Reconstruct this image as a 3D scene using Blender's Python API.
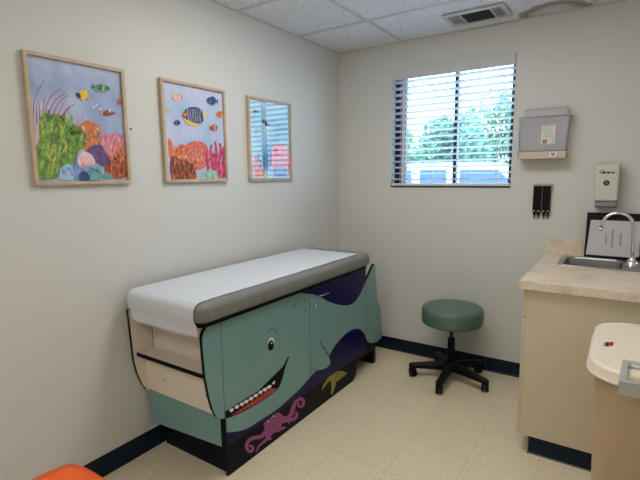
import bpy, bmesh, math, random
from mathutils import Vector, Matrix
random.seed(7)
D = bpy.data
SC = bpy.context.scene
COL = SC.collection
for o in list(D.objects):
    D.objects.remove(o)

# ------------------------------------------------------------------ camera
CAM = Vector((1.9934, -3.2742, 1.4198))
CF = Vector((-0.55218, 0.82175, -0.14077)); CR = Vector((0.83087, 0.55635, -0.01144)); CU = Vector((-0.06891, 0.12328, 0.98998))
FPX = 451.86
cd = D.cameras.new('camera'); cam = D.objects.new('camera', cd); COL.objects.link(cam)
cd.sensor_width = 36; cd.lens = FPX / 640 * 36; cd.clip_start = 0.02; cd.clip_end = 200
cam.matrix_world = Matrix(((CR.x, CU.x, -CF.x, CAM.x), (CR.y, CU.y, -CF.y, CAM.y), (CR.z, CU.z, -CF.z, CAM.z), (0, 0, 0, 1)))
SC.camera = cam

# ------------------------------------------------------------------ light
SC.view_settings.view_transform = 'Standard'
SC.view_settings.look = 'None'
SC.view_settings.gamma = 1
SC.view_settings.use_curve_mapping = False
SC.view_settings.exposure = 0.0
LAMP = 9.7
SKY = 10.0
w = D.worlds.new('world'); SC.world = w; w.use_nodes = True
bg = w.node_tree.nodes['Background']
bg.inputs['Color'].default_value = (0.44, 0.70, 1.0, 1); bg.inputs['Strength'].default_value = SKY

# ------------------------------------------------------------------ materials
MATS = {}
def mat(name, col, rough=0.5, metal=0.0, spec=0.5, coat=0.0, bump=None, vary=None, emit=None):
    """bump=(scale,strength); vary=(scale,amount) multiplies base colour by a noise."""
    if name in MATS: return MATS[name]
    m = D.materials.new(name); m.use_nodes = True; nt = m.node_tree; b = nt.nodes['Principled BSDF']
    b.inputs['Base Color'].default_value = (*col, 1); b.inputs['Roughness'].default_value = rough
    b.inputs['Metallic'].default_value = metal; b.inputs['Specular IOR Level'].default_value = spec
    b.inputs['Coat Weight'].default_value = coat; b.inputs['Coat Roughness'].default_value = 0.05
    tc = nt.nodes.new('ShaderNodeTexCoord')
    if vary:
        n = nt.nodes.new('ShaderNodeTexNoise'); n.inputs['Scale'].default_value = vary[0]; n.inputs['Detail'].default_value = 4
        nt.links.new(tc.outputs['Object'], n.inputs['Vector'])
        r = nt.nodes.new('ShaderNodeMapRange'); r.inputs[1].default_value = .3; r.inputs[2].default_value = .7
        r.inputs[3].default_value = 1 - vary[1]; r.inputs[4].default_value = 1 + vary[1]
        nt.links.new(n.outputs['Fac'], r.inputs[0])
        mx = nt.nodes.new('ShaderNodeVectorMath'); mx.operation = 'SCALE'; mx.inputs[0].default_value = col
        nt.links.new(r.outputs[0], mx.inputs['Scale']); nt.links.new(mx.outputs[0], b.inputs['Base Color'])
    if bump:
        n = nt.nodes.new('ShaderNodeTexNoise'); n.inputs['Scale'].default_value = bump[0]; n.inputs['Detail'].default_value = 3
        nt.links.new(tc.outputs['Object'], n.inputs['Vector'])
        bp = nt.nodes.new('ShaderNodeBump'); bp.inputs['Strength'].default_value = bump[1]; bp.inputs['Distance'].default_value = .002
        nt.links.new(n.outputs['Fac'], bp.inputs['Height']); nt.links.new(bp.outputs[0], b.inputs['Normal'])
    if emit:
        b.inputs['Emission Color'].default_value = (*emit[0], 1); b.inputs['Emission Strength'].default_value = emit[1]
    MATS[name] = m
    return m

def glass_mat(name, tint=(1, 1, 1), ior=1.5, rough=0.0):
    m = D.materials.new(name); m.use_nodes = True; nt = m.node_tree; nt.nodes.clear()
    out = nt.nodes.new('ShaderNodeOutputMaterial'); mx = nt.nodes.new('ShaderNodeMixShader')
    tr = nt.nodes.new('ShaderNodeBsdfTransparent'); gl = nt.nodes.new('ShaderNodeBsdfGlossy'); fr = nt.nodes.new('ShaderNodeFresnel')
    tr.inputs[0].default_value = (*tint, 1); gl.inputs['Roughness'].default_value = rough; fr.inputs[0].default_value = ior
    ge = nt.nodes.new('ShaderNodeNewGeometry'); inv = nt.nodes.new('ShaderNodeMath'); inv.operation = 'SUBTRACT'; inv.inputs[0].default_value = 1
    mu = nt.nodes.new('ShaderNodeMath'); mu.operation = 'MULTIPLY'
    nt.links.new(ge.outputs['Backfacing'], inv.inputs[1]); nt.links.new(fr.outputs[0], mu.inputs[0]); nt.links.new(inv.outputs[0], mu.inputs[1])
    nt.links.new(mu.outputs[0], mx.inputs[0]); nt.links.new(tr.outputs[0], mx.inputs[1]); nt.links.new(gl.outputs[0], mx.inputs[2])
    nt.links.new(mx.outputs[0], out.inputs[0]); MATS[name] = m
    return m

def milky_mat(name, col, trans):
    m = D.materials.new(name); m.use_nodes = True; nt = m.node_tree; b = nt.nodes['Principled BSDF']
    b.inputs['Base Color'].default_value = (*col, 1); b.inputs['Roughness'].default_value = .3
    tr = nt.nodes.new('ShaderNodeBsdfTransparent'); mx = nt.nodes.new('ShaderNodeMixShader'); mx.inputs[0].default_value = trans
    out = nt.nodes['Material Output']
    nt.links.new(b.outputs[0], mx.inputs[1]); nt.links.new(tr.outputs[0], mx.inputs[2]); nt.links.new(mx.outputs[0], out.inputs[0])
    MATS[name] = m
    return m

WALLC = (0.64, 0.635, 0.60)
M_wall = mat('wall_paint', WALLC, .55, bump=(220, .12))
M_navy = mat('navy_vinyl', (0.005, 0.014, 0.030), .45, spec=.2)
M_teal = mat('teal_paint', (0.175, 0.325, 0.31), .38, vary=(3, .04))
M_blue = mat('dark_blue_laminate', (0.003, 0.002, 0.060), .3, spec=.2)
M_indigo = mat('indigo_laminate', (0.010, 0.008, 0.06), .3)
M_black = mat('black_paint', (0.003, 0.003, 0.005), .5, spec=.12)
M_kick = mat('black_laminate', (0.004, 0.004, 0.010), .45, spec=.12)
M_cream = mat('cream_laminate', (0.72, 0.64, 0.54), .5)
M_white = mat('white_paint', (0.8, 0.8, 0.8), .45)
M_red = mat('red_paint', (0.45, 0.02, 0.015), .4)
M_pink = mat('magenta_paint', (0.35, 0.06, 0.24), .4)
M_yel = mat('olive_yellow_paint', (0.36, 0.32, 0.03), .45, vary=(60, .25))
M_cush = mat('grey_vinyl', (0.19, 0.187, 0.18), .33, bump=(60, .05))
M_paper = mat('exam_paper', (0.62, 0.66, 0.71), .85, bump=(90, .15))
M_chrome = mat('chrome', (0.75, 0.75, 0.76), .14, metal=1)
M_steel = mat('brushed_steel', (0.42, 0.42, 0.42), .28, metal=1)
M_alu = mat('aluminium', (0.55, 0.56, 0.6), .3, metal=1)
M_brite = mat('polished_metal', (0.86, 0.88, 0.93), .22, metal=.9)
M_wood = mat('pale_oak', (0.52, 0.39, 0.26), .5, vary=(14, .12))
M_seat = mat('green_vinyl', (0.085, 0.15, 0.12), .36, bump=(90, .05))
M_bplast = mat('black_plastic', (0.004, 0.004, 0.005), .4, spec=.15)
M_cab = mat('almond_laminate', (0.64, 0.55, 0.39), .45)
M_cabedge = mat('tan_edge_band', (0.60, 0.50, 0.34), .5)
M_offwhite = mat('offwhite_plastic', (0.62, 0.59, 0.52), .4)
M_grey = mat('grey_plastic', (0.24, 0.23, 0.22), .45)
M_bin = mat('cream_plastic', (0.79, 0.69, 0.56), .42)
M_binb = mat('tan_plastic', (0.50, 0.36, 0.22), .42)
M_orange = mat('orange_plastic', (0.85, 0.12, 0.012), .35)
M_slat = mat('white_blind', (0.66, 0.68, 0.74), .45)
M_valance = mat('blind_valance', (0.60, 0.60, 0.60), .55)
M_frame = mat('dark_bronze_frame', (0.008, 0.008, 0.012), .4)
M_glass = glass_mat('window_glass')
M_pane = glass_mat('picture_glass', ior=1.5)
M_darkgap = mat('dark_cavity', (0.02, 0.02, 0.022), .8)

def nodes_of(name, rough):
    m = D.materials.new(name); m.use_nodes = True; nt = m.node_tree; b = nt.nodes['Principled BSDF']; b.inputs['Roughness'].default_value = rough
    tc = nt.nodes.new('ShaderNodeTexCoord'); MATS[name] = m
    return m, nt, b, tc
def mathn(nt, op, a, b=None):
    n = nt.nodes.new('ShaderNodeMath'); n.operation = op
    for i, v in enumerate((a, b)):
        if v is None: continue
        if isinstance(v, (int, float)): n.inputs[i].default_value = v
        else: nt.links.new(v, n.inputs[i])
    return n.outputs[0]
def ramp(nt, fac, stops):
    r = nt.nodes.new('ShaderNodeValToRGB'); e = r.color_ramp.elements
    while len(e) < len(stops): e.new(.5)
    for k, (p, c) in enumerate(stops): e[k].position = p; e[k].color = (*c, 1)
    nt.links.new(fac, r.inputs[0])
    return r.outputs[0]
def mixc(nt, fac, a, b, blend='MIX'):
    n = nt.nodes.new('ShaderNodeMix'); n.data_type = 'RGBA'; n.blend_type = blend
    if isinstance(fac, (int, float)): n.inputs[0].default_value = fac
    else: nt.links.new(fac, n.inputs[0])
    for s, v in ((6, a), (7, b)):
        if isinstance(v, tuple): n.inputs[s].default_value = (*v, 1)
        else: nt.links.new(v, n.inputs[s])
    return n.outputs[2]
def noise(nt, vec, scale, detail=4):
    n = nt.nodes.new('ShaderNodeTexNoise'); n.inputs['Scale'].default_value = scale; n.inputs['Detail'].default_value = detail
    nt.links.new(vec, n.inputs['Vector'])
    return n.outputs['Fac']

# floor: 12 inch vinyl tiles with speckle.  (objects keep world coordinates: floor origin at 0,0,0)
def make_floor_mat():
    m, nt, b, tc = nodes_of('vinyl_tile_floor', .33)
    sx = nt.nodes.new('ShaderNodeSeparateXYZ'); nt.links.new(tc.outputs['Object'], sx.inputs[0])
    lines = []; cells = []
    for out, off in ((sx.outputs[0], 0.5158), (sx.outputs[1], -1.435)):
        t = mathn(nt, 'DIVIDE', mathn(nt, 'SUBTRACT', out, off), .3048)
        cells.append(mathn(nt, 'FLOOR', t))
        fr = mathn(nt, 'ABSOLUTE', mathn(nt, 'SUBTRACT', mathn(nt, 'FRACT', t), .5))
        lines.append(mathn(nt, 'GREATER_THAN', fr, .4965))
    line = mathn(nt, 'MAXIMUM', *lines)
    cell = nt.nodes.new('ShaderNodeCombineXYZ'); nt.links.new(cells[0], cell.inputs[0]); nt.links.new(cells[1], cell.inputs[1])
    wn = nt.nodes.new('ShaderNodeTexWhiteNoise'); nt.links.new(cell.outputs[0], wn.inputs['Vector'])
    sp = ramp(nt, noise(nt, tc.outputs['Object'], 95, 3), [(.34, (.58, .47, .32)), (.42, (.75, .64, .455)), (.6, (.79, .69, .50)), (.7, (.84, .76, .58))])
    c2 = mixc(nt, mathn(nt, 'MULTIPLY', wn.outputs['Value'], .16), sp, (.66, .56, .40))
    c3 = mixc(nt, mathn(nt, 'MULTIPLY', line, .42), c2, (.20, .15, .10))
    nt.links.new(c3, b.inputs['Base Color'])
    bp = nt.nodes.new('ShaderNodeBump'); bp.inputs['Strength'].default_value = .12; bp.inputs['Distance'].default_value = .002
    nt.links.new(noise(nt, tc.outputs['Object'], 9, 2), bp.inputs['Height']); nt.links.new(bp.outputs[0], b.inputs['Normal'])
    return m
M_floor = make_floor_mat()

def make_ceiling_mat():
    m, nt, b, tc = nodes_of('acoustic_tile', .9)
    P = tc.outputs['Object']
    base = ramp(nt, noise(nt, P, 130, 3), [(.33, (.42, .43, .45)), (.42, (.74, .76, .79)), (.6, (.82, .84, .87))])
    # water stain: a brown tide mark around one spot of the tile by the back wall
    sx = nt.nodes.new('ShaderNodeSeparateXYZ'); nt.links.new(P, sx.inputs[0])
    dx = mathn(nt, 'DIVIDE', mathn(nt, 'SUBTRACT', sx.outputs[0], 1.56), .215)
    dy = mathn(nt, 'DIVIDE', mathn(nt, 'ADD', sx.outputs[1], -0.02), .25)
    d = mathn(nt, 'SQRT', mathn(nt, 'ADD', mathn(nt, 'MULTIPLY', dx, dx), mathn(nt, 'MULTIPLY', dy, dy)))
    d = mathn(nt, 'ADD', d, mathn(nt, 'MULTIPLY', mathn(nt, 'SUBTRACT', noise(nt, P, 9, 3), .5), .35))
    ring = ramp(nt, d, [(0, (.25, .25, .25)), (.55, (.3, .3, .3)), (.78, (1, 1, 1)), (.95, (.75, .75, .75)), (1.0, (0, 0, 0))])
    col = mixc(nt, ring, base, (.30, .24, .185), 'MIX')
    nt.links.new(col, b.inputs['Base Color'])
    bp = nt.nodes.new('ShaderNodeBump'); bp.inputs['Strength'].default_value = .5; bp.inputs['Distance'].default_value = .003
    nt.links.new(noise(nt, P, 130, 3), bp.inputs['Height']); nt.links.new(bp.outputs[0], b.inputs['Normal'])
    return m
M_ceil = make_ceiling_mat()

def make_counter_mat():
    m, nt, b, tc = nodes_of('beige_stone_laminate', .32)
    n1 = noise(nt, tc.outputs['Object'], 9, 8)
    c = ramp(nt, n1, [(.3, (.60, .49, .37)), (.5, (.78, .66, .52)), (.7, (.84, .74, .61))])
    c = mixc(nt, .25, c, ramp(nt, noise(nt, tc.outputs['Object'], 70, 3), [(.35, (.3, .2, .12)), (.6, (.7, .6, .48))]))
    nt.links.new(c, b.inputs['Base Color'])
    return m
M_counter = make_counter_mat()

# ------------------------------------------------------------------ mesh helpers
ORG = {}
class MB:
    """collects shapes in world coordinates and links them as ONE mesh object"""
    def __init__(self): self.bm = bmesh.new(); self.mats = []
    def mi(self, m):
        if m not in self.mats: self.mats.append(m)
        return self.mats.index(m)
    def face(self, pts, m):
        vs = [self.bm.verts.new(p) for p in pts]
        f = self.bm.faces.new(vs); f.material_index = self.mi(m)
        return f
    def box(self, x0, x1, y0, y1, z0, z1, m):
        v = [self.bm.verts.new((x, y, z)) for x in (x0, x1) for y in (y0, y1) for z in (z0, z1)]
        for q in ((0, 1, 3, 2), (4, 6, 7, 5), (0, 4, 5, 1), (2, 3, 7, 6), (0, 2, 6, 4), (1, 5, 7, 3)):
            f = self.bm.faces.new([v[i] for i in q]); f.material_index = self.mi(m)
        return v
    def rbox(self, x0, x1, y0, y1, z0, z1, m, rot, about=None):
        v = self.box(x0, x1, y0, y1, z0, z1, m)
        c = Vector(about) if about else Vector(((x0 + x1) / 2, (y0 + y1) / 2, (z0 + z1) / 2))
        for q in v: q.co = rot @ (q.co - c) + c
        return v
    def prism(self, poly, axis, a, b, m, side=None):
        """extrude a 2-D outline between a and b on the axis; outline coords are the two other axes in order"""
        def P(u, v, w): return {0: (w, u, v), 1: (u, w, v), 2: (u, v, w)}[axis]
        n = len(poly)
        A = [self.bm.verts.new(P(u, v, a)) for u, v in poly]; B = [self.bm.verts.new(P(u, v, b)) for u, v in poly]
        for L in (A, B):
            f = self.bm.faces.new(L); f.material_index = self.mi(m)
        for i in range(n):
            f = self.bm.faces.new((A[i], A[(i + 1) % n], B[(i + 1) % n], B[i])); f.material_index = self.mi(side or m)
        return A, B
    def lathe(self, prof, c, m, n=32, axis=2):
        rings = []
        for r, h in prof:
            ring = []
            for k in range(n):
                a = 2 * math.pi * k / n
                p = {2: (c[0] + r * math.cos(a), c[1] + r * math.sin(a), c[2] + h), 1: (c[0] + r * math.cos(a), c[1] + h, c[2] + r * math.sin(a)), 0: (c[0] + h, c[1] + r * math.cos(a), c[2] + r * math.sin(a))}[axis]
                ring.append(self.bm.verts.new(p))
            rings.append(ring)
        for i in range(len(rings) - 1):
            for k in range(n):
                f = self.bm.faces.new((rings[i][k], rings[i][(k + 1) % n], rings[i + 1][(k + 1) % n], rings[i + 1][k])); f.material_index = self.mi(m); f.smooth = True
        for L in (rings[0], rings[-1]):
            f = self.bm.faces.new(L); f.material_index = self.mi(m)
    def tube(self, path, rad, m, n=10, flat=1.0):
        path = [Vector(p) for p in path]; rs = rad if isinstance(rad, (list, tuple)) else [rad] * len(path)
        prev = None; rings = []
        for i, p in enumerate(path):
            t = (path[min(i + 1, len(path) - 1)] - path[max(i - 1, 0)]).normalized()
            if prev is None:
                up = Vector((0, 0, 1)) if abs(t.z) < .9 else Vector((0, 1, 0))
                s = t.cross(up).normalized()
            else:
                s = (prev - t * prev.dot(t)).normalized()
            prev = s; q = s.cross(t).normalized()
            rings.append([self.bm.verts.new(p + s * math.cos(2 * math.pi * k / n) * rs[i] + q * math.sin(2 * math.pi * k / n) * rs[i] * flat) for k in range(n)])
        for i in range(len(rings) - 1):
            for k in range(n):
                f = self.bm.faces.new((rings[i][k], rings[i][(k + 1) % n], rings[i + 1][(k + 1) % n], rings[i + 1][k])); f.material_index = self.mi(m); f.smooth = True
        for L in (rings[0], rings[-1]):
            f = self.bm.faces.new(L); f.material_index = self.mi(m)
    def build(self, name, parent=None, bevel=0, seg=2, origin=None, smooth=False):
        bmesh.ops.recalc_face_normals(self.bm, faces=[f for f in self.bm.faces])
        co = [v.co for v in self.bm.verts]
        lo = Vector((min(c.x for c in co), min(c.y for c in co), min(c.z for c in co))); hi = Vector((max(c.x for c in co), max(c.y for c in co), max(c.z for c in co)))
        c = Vector(origin) if origin is not None else Vector(((lo.x + hi.x) / 2, (lo.y + hi.y) / 2, lo.z))
        for v in self.bm.verts: v.co -= c
        if smooth:
            for f in self.bm.faces: f.smooth = True
        me = D.meshes.new(name); self.bm.to_mesh(me); self.bm.free()
        for m in self.mats: me.materials.append(m)
        o = D.objects.new(name, me); COL.objects.link(o); ORG[o.name] = c
        if parent: o.parent = parent; o.location = c - ORG[parent.name]
        else: o.location = c
        if bevel:
            md = o.modifiers.new('bevel', 'BEVEL'); md.width = bevel; md.segments = seg; md.limit_method = 'ANGLE'; md.angle_limit = .6
            me.shade_smooth() if hasattr(me, 'shade_smooth') else None
            wn = o.modifiers.new('weighted', 'WEIGHTED_NORMAL'); wn.keep_sharp = True
        return o
def empty(name, loc):
    o = D.objects.new(name, None); o.empty_display_size = .1; COL.objects.link(o); o.location = loc; ORG[o.name] = Vector(loc)
    return o
def tag(o, label, cat, group=None, kind=None):
    o['label'] = label; o['category'] = cat
    if group: o['group'] = group
    if kind: o['kind'] = kind
    return o
def struct(o, label=None):
    o['kind'] = 'structure'
    if label: o['label'] = label
    return o
def copy_child(src, parent, dloc):
    c = src.copy(); COL.objects.link(c); c.parent = parent; c.location = src.location + Vector(dloc)
    return c
def at(px, py, ax, val):
    """a traced pixel of the photograph as a point on the real plane  axis = val"""
    d = CF + CR * ((px - 320) / FPX) - CU * ((py - 240) / FPX)
    return CAM + d * ((val - CAM[ax]) / d[ax])
def rrect(x0, y0, x1, y1, r, n=6):
    out = []
    for cx, cy, a0 in ((x1 - r, y1 - r, 0), (x0 + r, y1 - r, 90), (x0 + r, y0 + r, 180), (x1 - r, y0 + r, 270)):
        for k in range(n + 1):
            a = math.radians(a0 + 90 * k / n); out.append((cx + r * math.cos(a), cy + r * math.sin(a)))
    return out
def smooth_poly(pts, it=2):
    for _ in range(it):
        q = []
        for i in range(len(pts)):
            a = pts[i]; b = pts[(i + 1) % len(pts)]
            q += [(a[0] * .75 + b[0] * .25, a[1] * .75 + b[1] * .25), (a[0] * .25 + b[0] * .75, a[1] * .25 + b[1] * .75)]
        pts = q
    return pts
def smooth_line(pts, it=2):
    for _ in range(it):
        q = [pts[0]]
        for a, b in zip(pts, pts[1:]):
            q += [(a[0] * .75 + b[0] * .25, a[1] * .75 + b[1] * .25), (a[0] * .25 + b[0] * .75, a[1] * .25 + b[1] * .75)]
        pts = q + [pts[-1]]
    return pts
def ribbon(pts, w0, w1=None, wm=None):
    """outline of a brush stroke along pts, width w0 -> w1"""
    w1 = w0 if w1 is None else w1
    L, Rr = [], []
    n = len(pts)
    for i, p in enumerate(pts):
        a = pts[max(i - 1, 0)]; b = pts[min(i + 1, n - 1)]
        dx, dy = b[0] - a[0], b[1] - a[1]; l = math.hypot(dx, dy) or 1
        t = i / (n - 1); wd = (w0 + (w1 - w0) * t) / 2
        if wm: wd = (w0 * (1 - t) ** 2 + 2 * wm * t * (1 - t) + w1 * t * t) / 2
        L.append((p[0] - dy / l * wd, p[1] + dx / l * wd)); Rr.append((p[0] + dy / l * wd, p[1] - dx / l * wd))
    return L, Rr
class Paint:
    """flat paint work on a plane: outlines are given in a crop's own coordinates and mapped to the plane"""
    def __init__(self, mb, ax, val, ox, oy, s, step=.00012, sign=1):
        self.mb, self.ax, self.val, self.o, self.s, self.k, self.step, self.sign = mb, ax, val, (ox, oy), s, 0, step, sign
    def pt(self, p, v): return at(self.o[0] + p[0] / self.s, self.o[1] + p[1] / self.s, self.ax, v)
    def lift(self): self.k += 1; return self.val + self.sign * self.step * self.k
    def poly(self, pts, m, sm=0):
        if sm: pts = smooth_poly(pts, sm)
        v = self.lift(); q = [self.pt(p, v) for p in pts]
        f = self.mb.face(q, m)
        bmesh.ops.triangulate(self.mb.bm, faces=[f])
    def line(self, pts, w0, m, w1=None, sm=2, wm=None):
        if sm: pts = smooth_line(pts, sm)
        L, Rr = ribbon(pts, w0, w1, wm); v = self.lift()
        L = [self.pt(p, v) for p in L]; Rr = [self.pt(p, v) for p in Rr]
        for i in range(len(L) - 1): self.mb.face([L[i], L[i + 1], Rr[i + 1], Rr[i]], m)
    def dot(self, c, rx, m, ry=None, ang=0, n=16):
        ry = ry or rx; ca, sa = math.cos(math.radians(ang)), math.sin(math.radians(ang))
        self.poly([(c[0] + rx * math.cos(t) * ca - ry * math.sin(t) * sa, c[1] + rx * math.cos(t) * sa + ry * math.sin(t) * ca) for t in [2 * math.pi * k / n for k in range(n)]], m)

H = 2.3904
XR = 2.262      # right wall
YB = -4.70      # wall behind the photographer
# ------------------------------------------------------------------ room shell
b = MB(); b.box(-.15, XR + .15, YB - .15, .2, -.1, 0, M_floor); struct(b.build('floor', origin=(0, 0, 0)))
b = MB(); b.box(-.15, 0, YB - .15, .2, 0, H + .12, M_wall); struct(b.build('wall_left', origin=(0, 0, 0)))
b = MB(); b.box(XR, XR + .15, YB - .15, .2, 0, H + .12, M_wall); struct(b.build('wall_right', origin=(0, 0, 0)))
b = MB(); b.box(0, XR, YB - .15, YB, 0, H + .12, M_wall); struct(b.build('wall_front', origin=(0, 0, 0)))
WX0, WX1, WZ0, WZ1 = .4667, 1.3502, 1.3246, 2.185
VZ = 2.1233   # bottom of the valance
b = MB()
b.box(0, WX0, 0, .2, 0, H + .12, M_wall); b.box(WX1, XR, 0, .2, 0, H + .12, M_wall)
b.box(WX0, WX1, 0, .2, 0, WZ0, M_wall); b.box(WX0, WX1, 0, .2, WZ1, H + .12, M_wall)
struct(b.build('wall_back', origin=(0, 0, 0)))
# ceiling: lay-in tiles on a T-bar grid
b = MB(); b.box(0, XR, YB, 0, H + .006, H + .10, M_ceil)
struct(b.build('ceiling', origin=(0, 0, 0)))
M_grid = mat('grid_metal', (.58, .57, .56), .4)
gx = [.555 - .024 / 2, 1.7742 - .012]
gy = [-.5677 - .6096 * k for k in range(7)]
b = MB()
for x in gx: b.box(x, x + .024, YB + .02, -.02, H, H + .007, M_grid)
for y in gy: b.box(.02, XR - .02, y - .012, y + .012, H + .0004, H + .0066, M_grid)
b.box(0, .018, YB, 0, H + .001, H + .007, M_grid); b.box(.018, XR, -.018, 0, H + .001, H + .007, M_grid)
struct(b.build('trim_1'), 'grey metal grid holding the ceiling tiles')
# baseboards
b = MB(); b.prism([(0, 0), (.012, 0), (.006, .012), (.004, .1), (0, .102)], 1, YB, -.001, M_navy)
struct(b.build('baseboard_left'))
b = MB()
M_seam = mat('seam_grey', (.12, .16, .2), .5)
b.box(.006, 1.60, -.004, 0, 0, .102, M_navy); b.prism([(-.012, 0), (-.004, .012), (-.004, 0)], 0, .006, 1.60, M_navy)
b.box(1.236, 1.2385, -.0045, 0, .002, .102, M_seam)
struct(b.build('baseboard_back'))
b = MB(); b.box(XR - .004, XR, YB, -1.0, 0, .102, M_navy); struct(b.build('baseboard_right'))
# wall screw left of the first picture gap
b = MB(); b.lathe([(.006, 0), (.006, .003), (.004, .005)], (0, -1.928, 1.653), M_grey, 10, 0)
tag(b.build('wall_screw'), 'tiny grey screw head left in the wall between the first two pictures', 'screw')

# ------------------------------------------------------------------ window
b = MB()
FY0, FY1 = .075, .125
b.box(WX0, .505, FY0, FY1, WZ0, WZ1, M_frame); b.box(1.318, WX1, FY0, FY1, WZ0, WZ1, M_frame)
b.box(.505, 1.318, FY0, FY1, WZ0, WZ0 + .03, M_frame); b.box(.505, 1.318, FY0, FY1, WZ1 - .03, WZ1, M_frame)
b.box(.927, .953, FY0 + .005, FY1, WZ0 + .03, WZ1 - .03, M_frame)
b.box(.512, .552, FY0 + .008, FY1 - .01, WZ0 + .03, WZ1 - .03, M_frame)
b.box(.505, .512, FY0 + .01, FY1 - .01, WZ0 + .03, WZ1 - .03, M_alu)
win = struct(b.build('window_1', origin=(WX0, .1, WZ0)), 'dark framed sliding window behind white blinds')
b = MB(); b.box(.552, .927, .10, .104, WZ0 + .03, WZ1 - .03, M_glass); b.build('pane', win)
b = MB(); b.box(.953, 1.318, .10, .104, WZ0 + .03, WZ1 - .03, M_glass); b.build('pane', win)
b = MB()
b.box(WX0 + .001, WX1 - .001, -.006, .074, WZ0 + .0005, WZ0 + .006, M_frame)
struct(b.build('trim_2'), 'dark window stool under the blinds')
# blinds
bl = empty('window_blind', (.908, .03, WZ0 + .006))
tag(bl, 'white slatted horizontal blind filling the window, slats open', 'blind')
b = MB(); b.box(WX0 + .002, WX1 - .002, -.016, -.003, VZ, VZ + .078, M_valance); b.box(WX0 + .002, WX0 + .012, -.003, -.0005, WZ1, VZ + .078, M_valance)
b.build('valance', bl, bevel=.002)
b = MB(); b.box(WX0 + .01, WX1 - .01, .008, .062, WZ1 - .048, WZ1 - .001, M_slat); b.build('headrail', bl)
b = MB(); b.box(WX0 + .006, WX1 - .006, .010, .060, WZ0 + .010, WZ0 + .030, M_slat); b.build('bottom_rail', bl, bevel=.003)
zs = [WZ0 + .060 + .0455 * k for k in range(18)]
rot = Matrix.Rotation(math.radians(-10), 3, 'X')
first = None
for z in zs:
    if z > WZ1 - .055: break
    if first is None:
        b = MB(); b.rbox(WX0 + .006, WX1 - .006, .010, .060, z - .002, z + .002, M_slat, rot); first = b.build('slat', bl); z_f = z
    else: copy_child(first, bl, (0, 0, z - z_f))
M_cord = mat('blind_cord', (.62, .64, .7), .7)
for x in (.575, .785, 1.02, 1.25):
    b = MB()
    if x < .6:
        b.box(.554, .580, .004, .0056, WZ0 + .03, WZ1 - .045, M_cord)
    else:
        b.tube([(x, .0075, WZ0 + .03), (x, .0075, WZ1 - .045)], .0012, M_cord, 6)
    b.tube([(x, .0625, WZ0 + .03), (x, .0625, WZ1 - .045)], .0012, M_cord, 6)
    b.build('ladder_cord', bl)

# ------------------------------------------------------------------ outdoors beyond the window
M_asph = mat('pale_concrete', (.45, .45, .45), .9, vary=(1, .2))
b = MB(); b.box(-40, 30, .6, 60, -.35, -.3, M_asph); struct(b.build('parking_lot', origin=(0, 0, -.3)), 'pale parking lot beyond the window')
M_leaf = [mat('leaf_a', (.16, .28, .15), .7, vary=(2, .3)), mat('leaf_b', (.14, .25, .17), .7, vary=(2, .3)), mat('leaf_c', (.20, .31, .12), .7, vary=(2, .3))]
M_bark = mat('bark', (.10, .08, .06), .9)
def tree(x, y, h, r, lm, label):
    t = empty('tree', (x, y, -.3)); tag(t, label, 'tree', 'trees across the parking lot')
    b = MB(); b.tube([(x, y, -.3), (x + .1, y, h * .35), (x, y + .1, h * .6)], [.22, .16, .08], M_bark, 8)
    for k in range(4):
        a = k * 1.6; b.tube([(x, y, h * .38), (x + math.cos(a) * r * .5, y + math.sin(a) * r * .5, h * .6)], [.09, .03], M_bark, 6)
    b.build('trunk', t)
    b = MB()
    cl = [(random.uniform(-.75, .75) * r, random.uniform(-.5, .5) * r, random.uniform(.05, .93)) for _ in range(44)]
    for cx, cy, cz in cl:
        zz = -.3 + .5 + (h - .8) * cz; cr = r * random.uniform(.28, .45)
        for _ in range(95):
            d = Vector((random.gauss(0, 1), random.gauss(0, 1), random.gauss(0, 1))).normalized() * cr * random.uniform(.6, 1)
            c = Vector((x + cx, y + cy, zz)) + d
            u = Vector((random.gauss(0, 1), random.gauss(0, 1), random.gauss(0, 1))).normalized(); v = u.orthogonal().normalized(); s = random.uniform(.10, .2)
            b.face([c + u * s, c + v * s * .5, c - u * s, c - v * s * .5], lm)
    b.build('foliage', t)
for x, y, h, r, m, lb in ((-8.3, 18.5, 4.9, 1.5, 2, 'yellowish green tree seen at the left edge of the window'),
        (-9.4, 25.0, 4.0, 2.4, 0, 'low green tree behind, left of the window mullion'),
        (-4.9, 18.0, 4.5, 1.6, 1, 'bluish green tree just right of the window mullion'),
        (-4.5, 24.0, 6.4, 2.4, 0, 'tall green tree in the right half of the window'),
        (-1.3, 20.5, 5.4, 1.6, 1, 'tall green tree at the right edge of the window'),
        (-8.6, 31.0, 4.6, 2.8, 1, 'farthest bluish tree behind the window mullion')):
    tree(x, y, h, r, M_leaf[m], lb)
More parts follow.
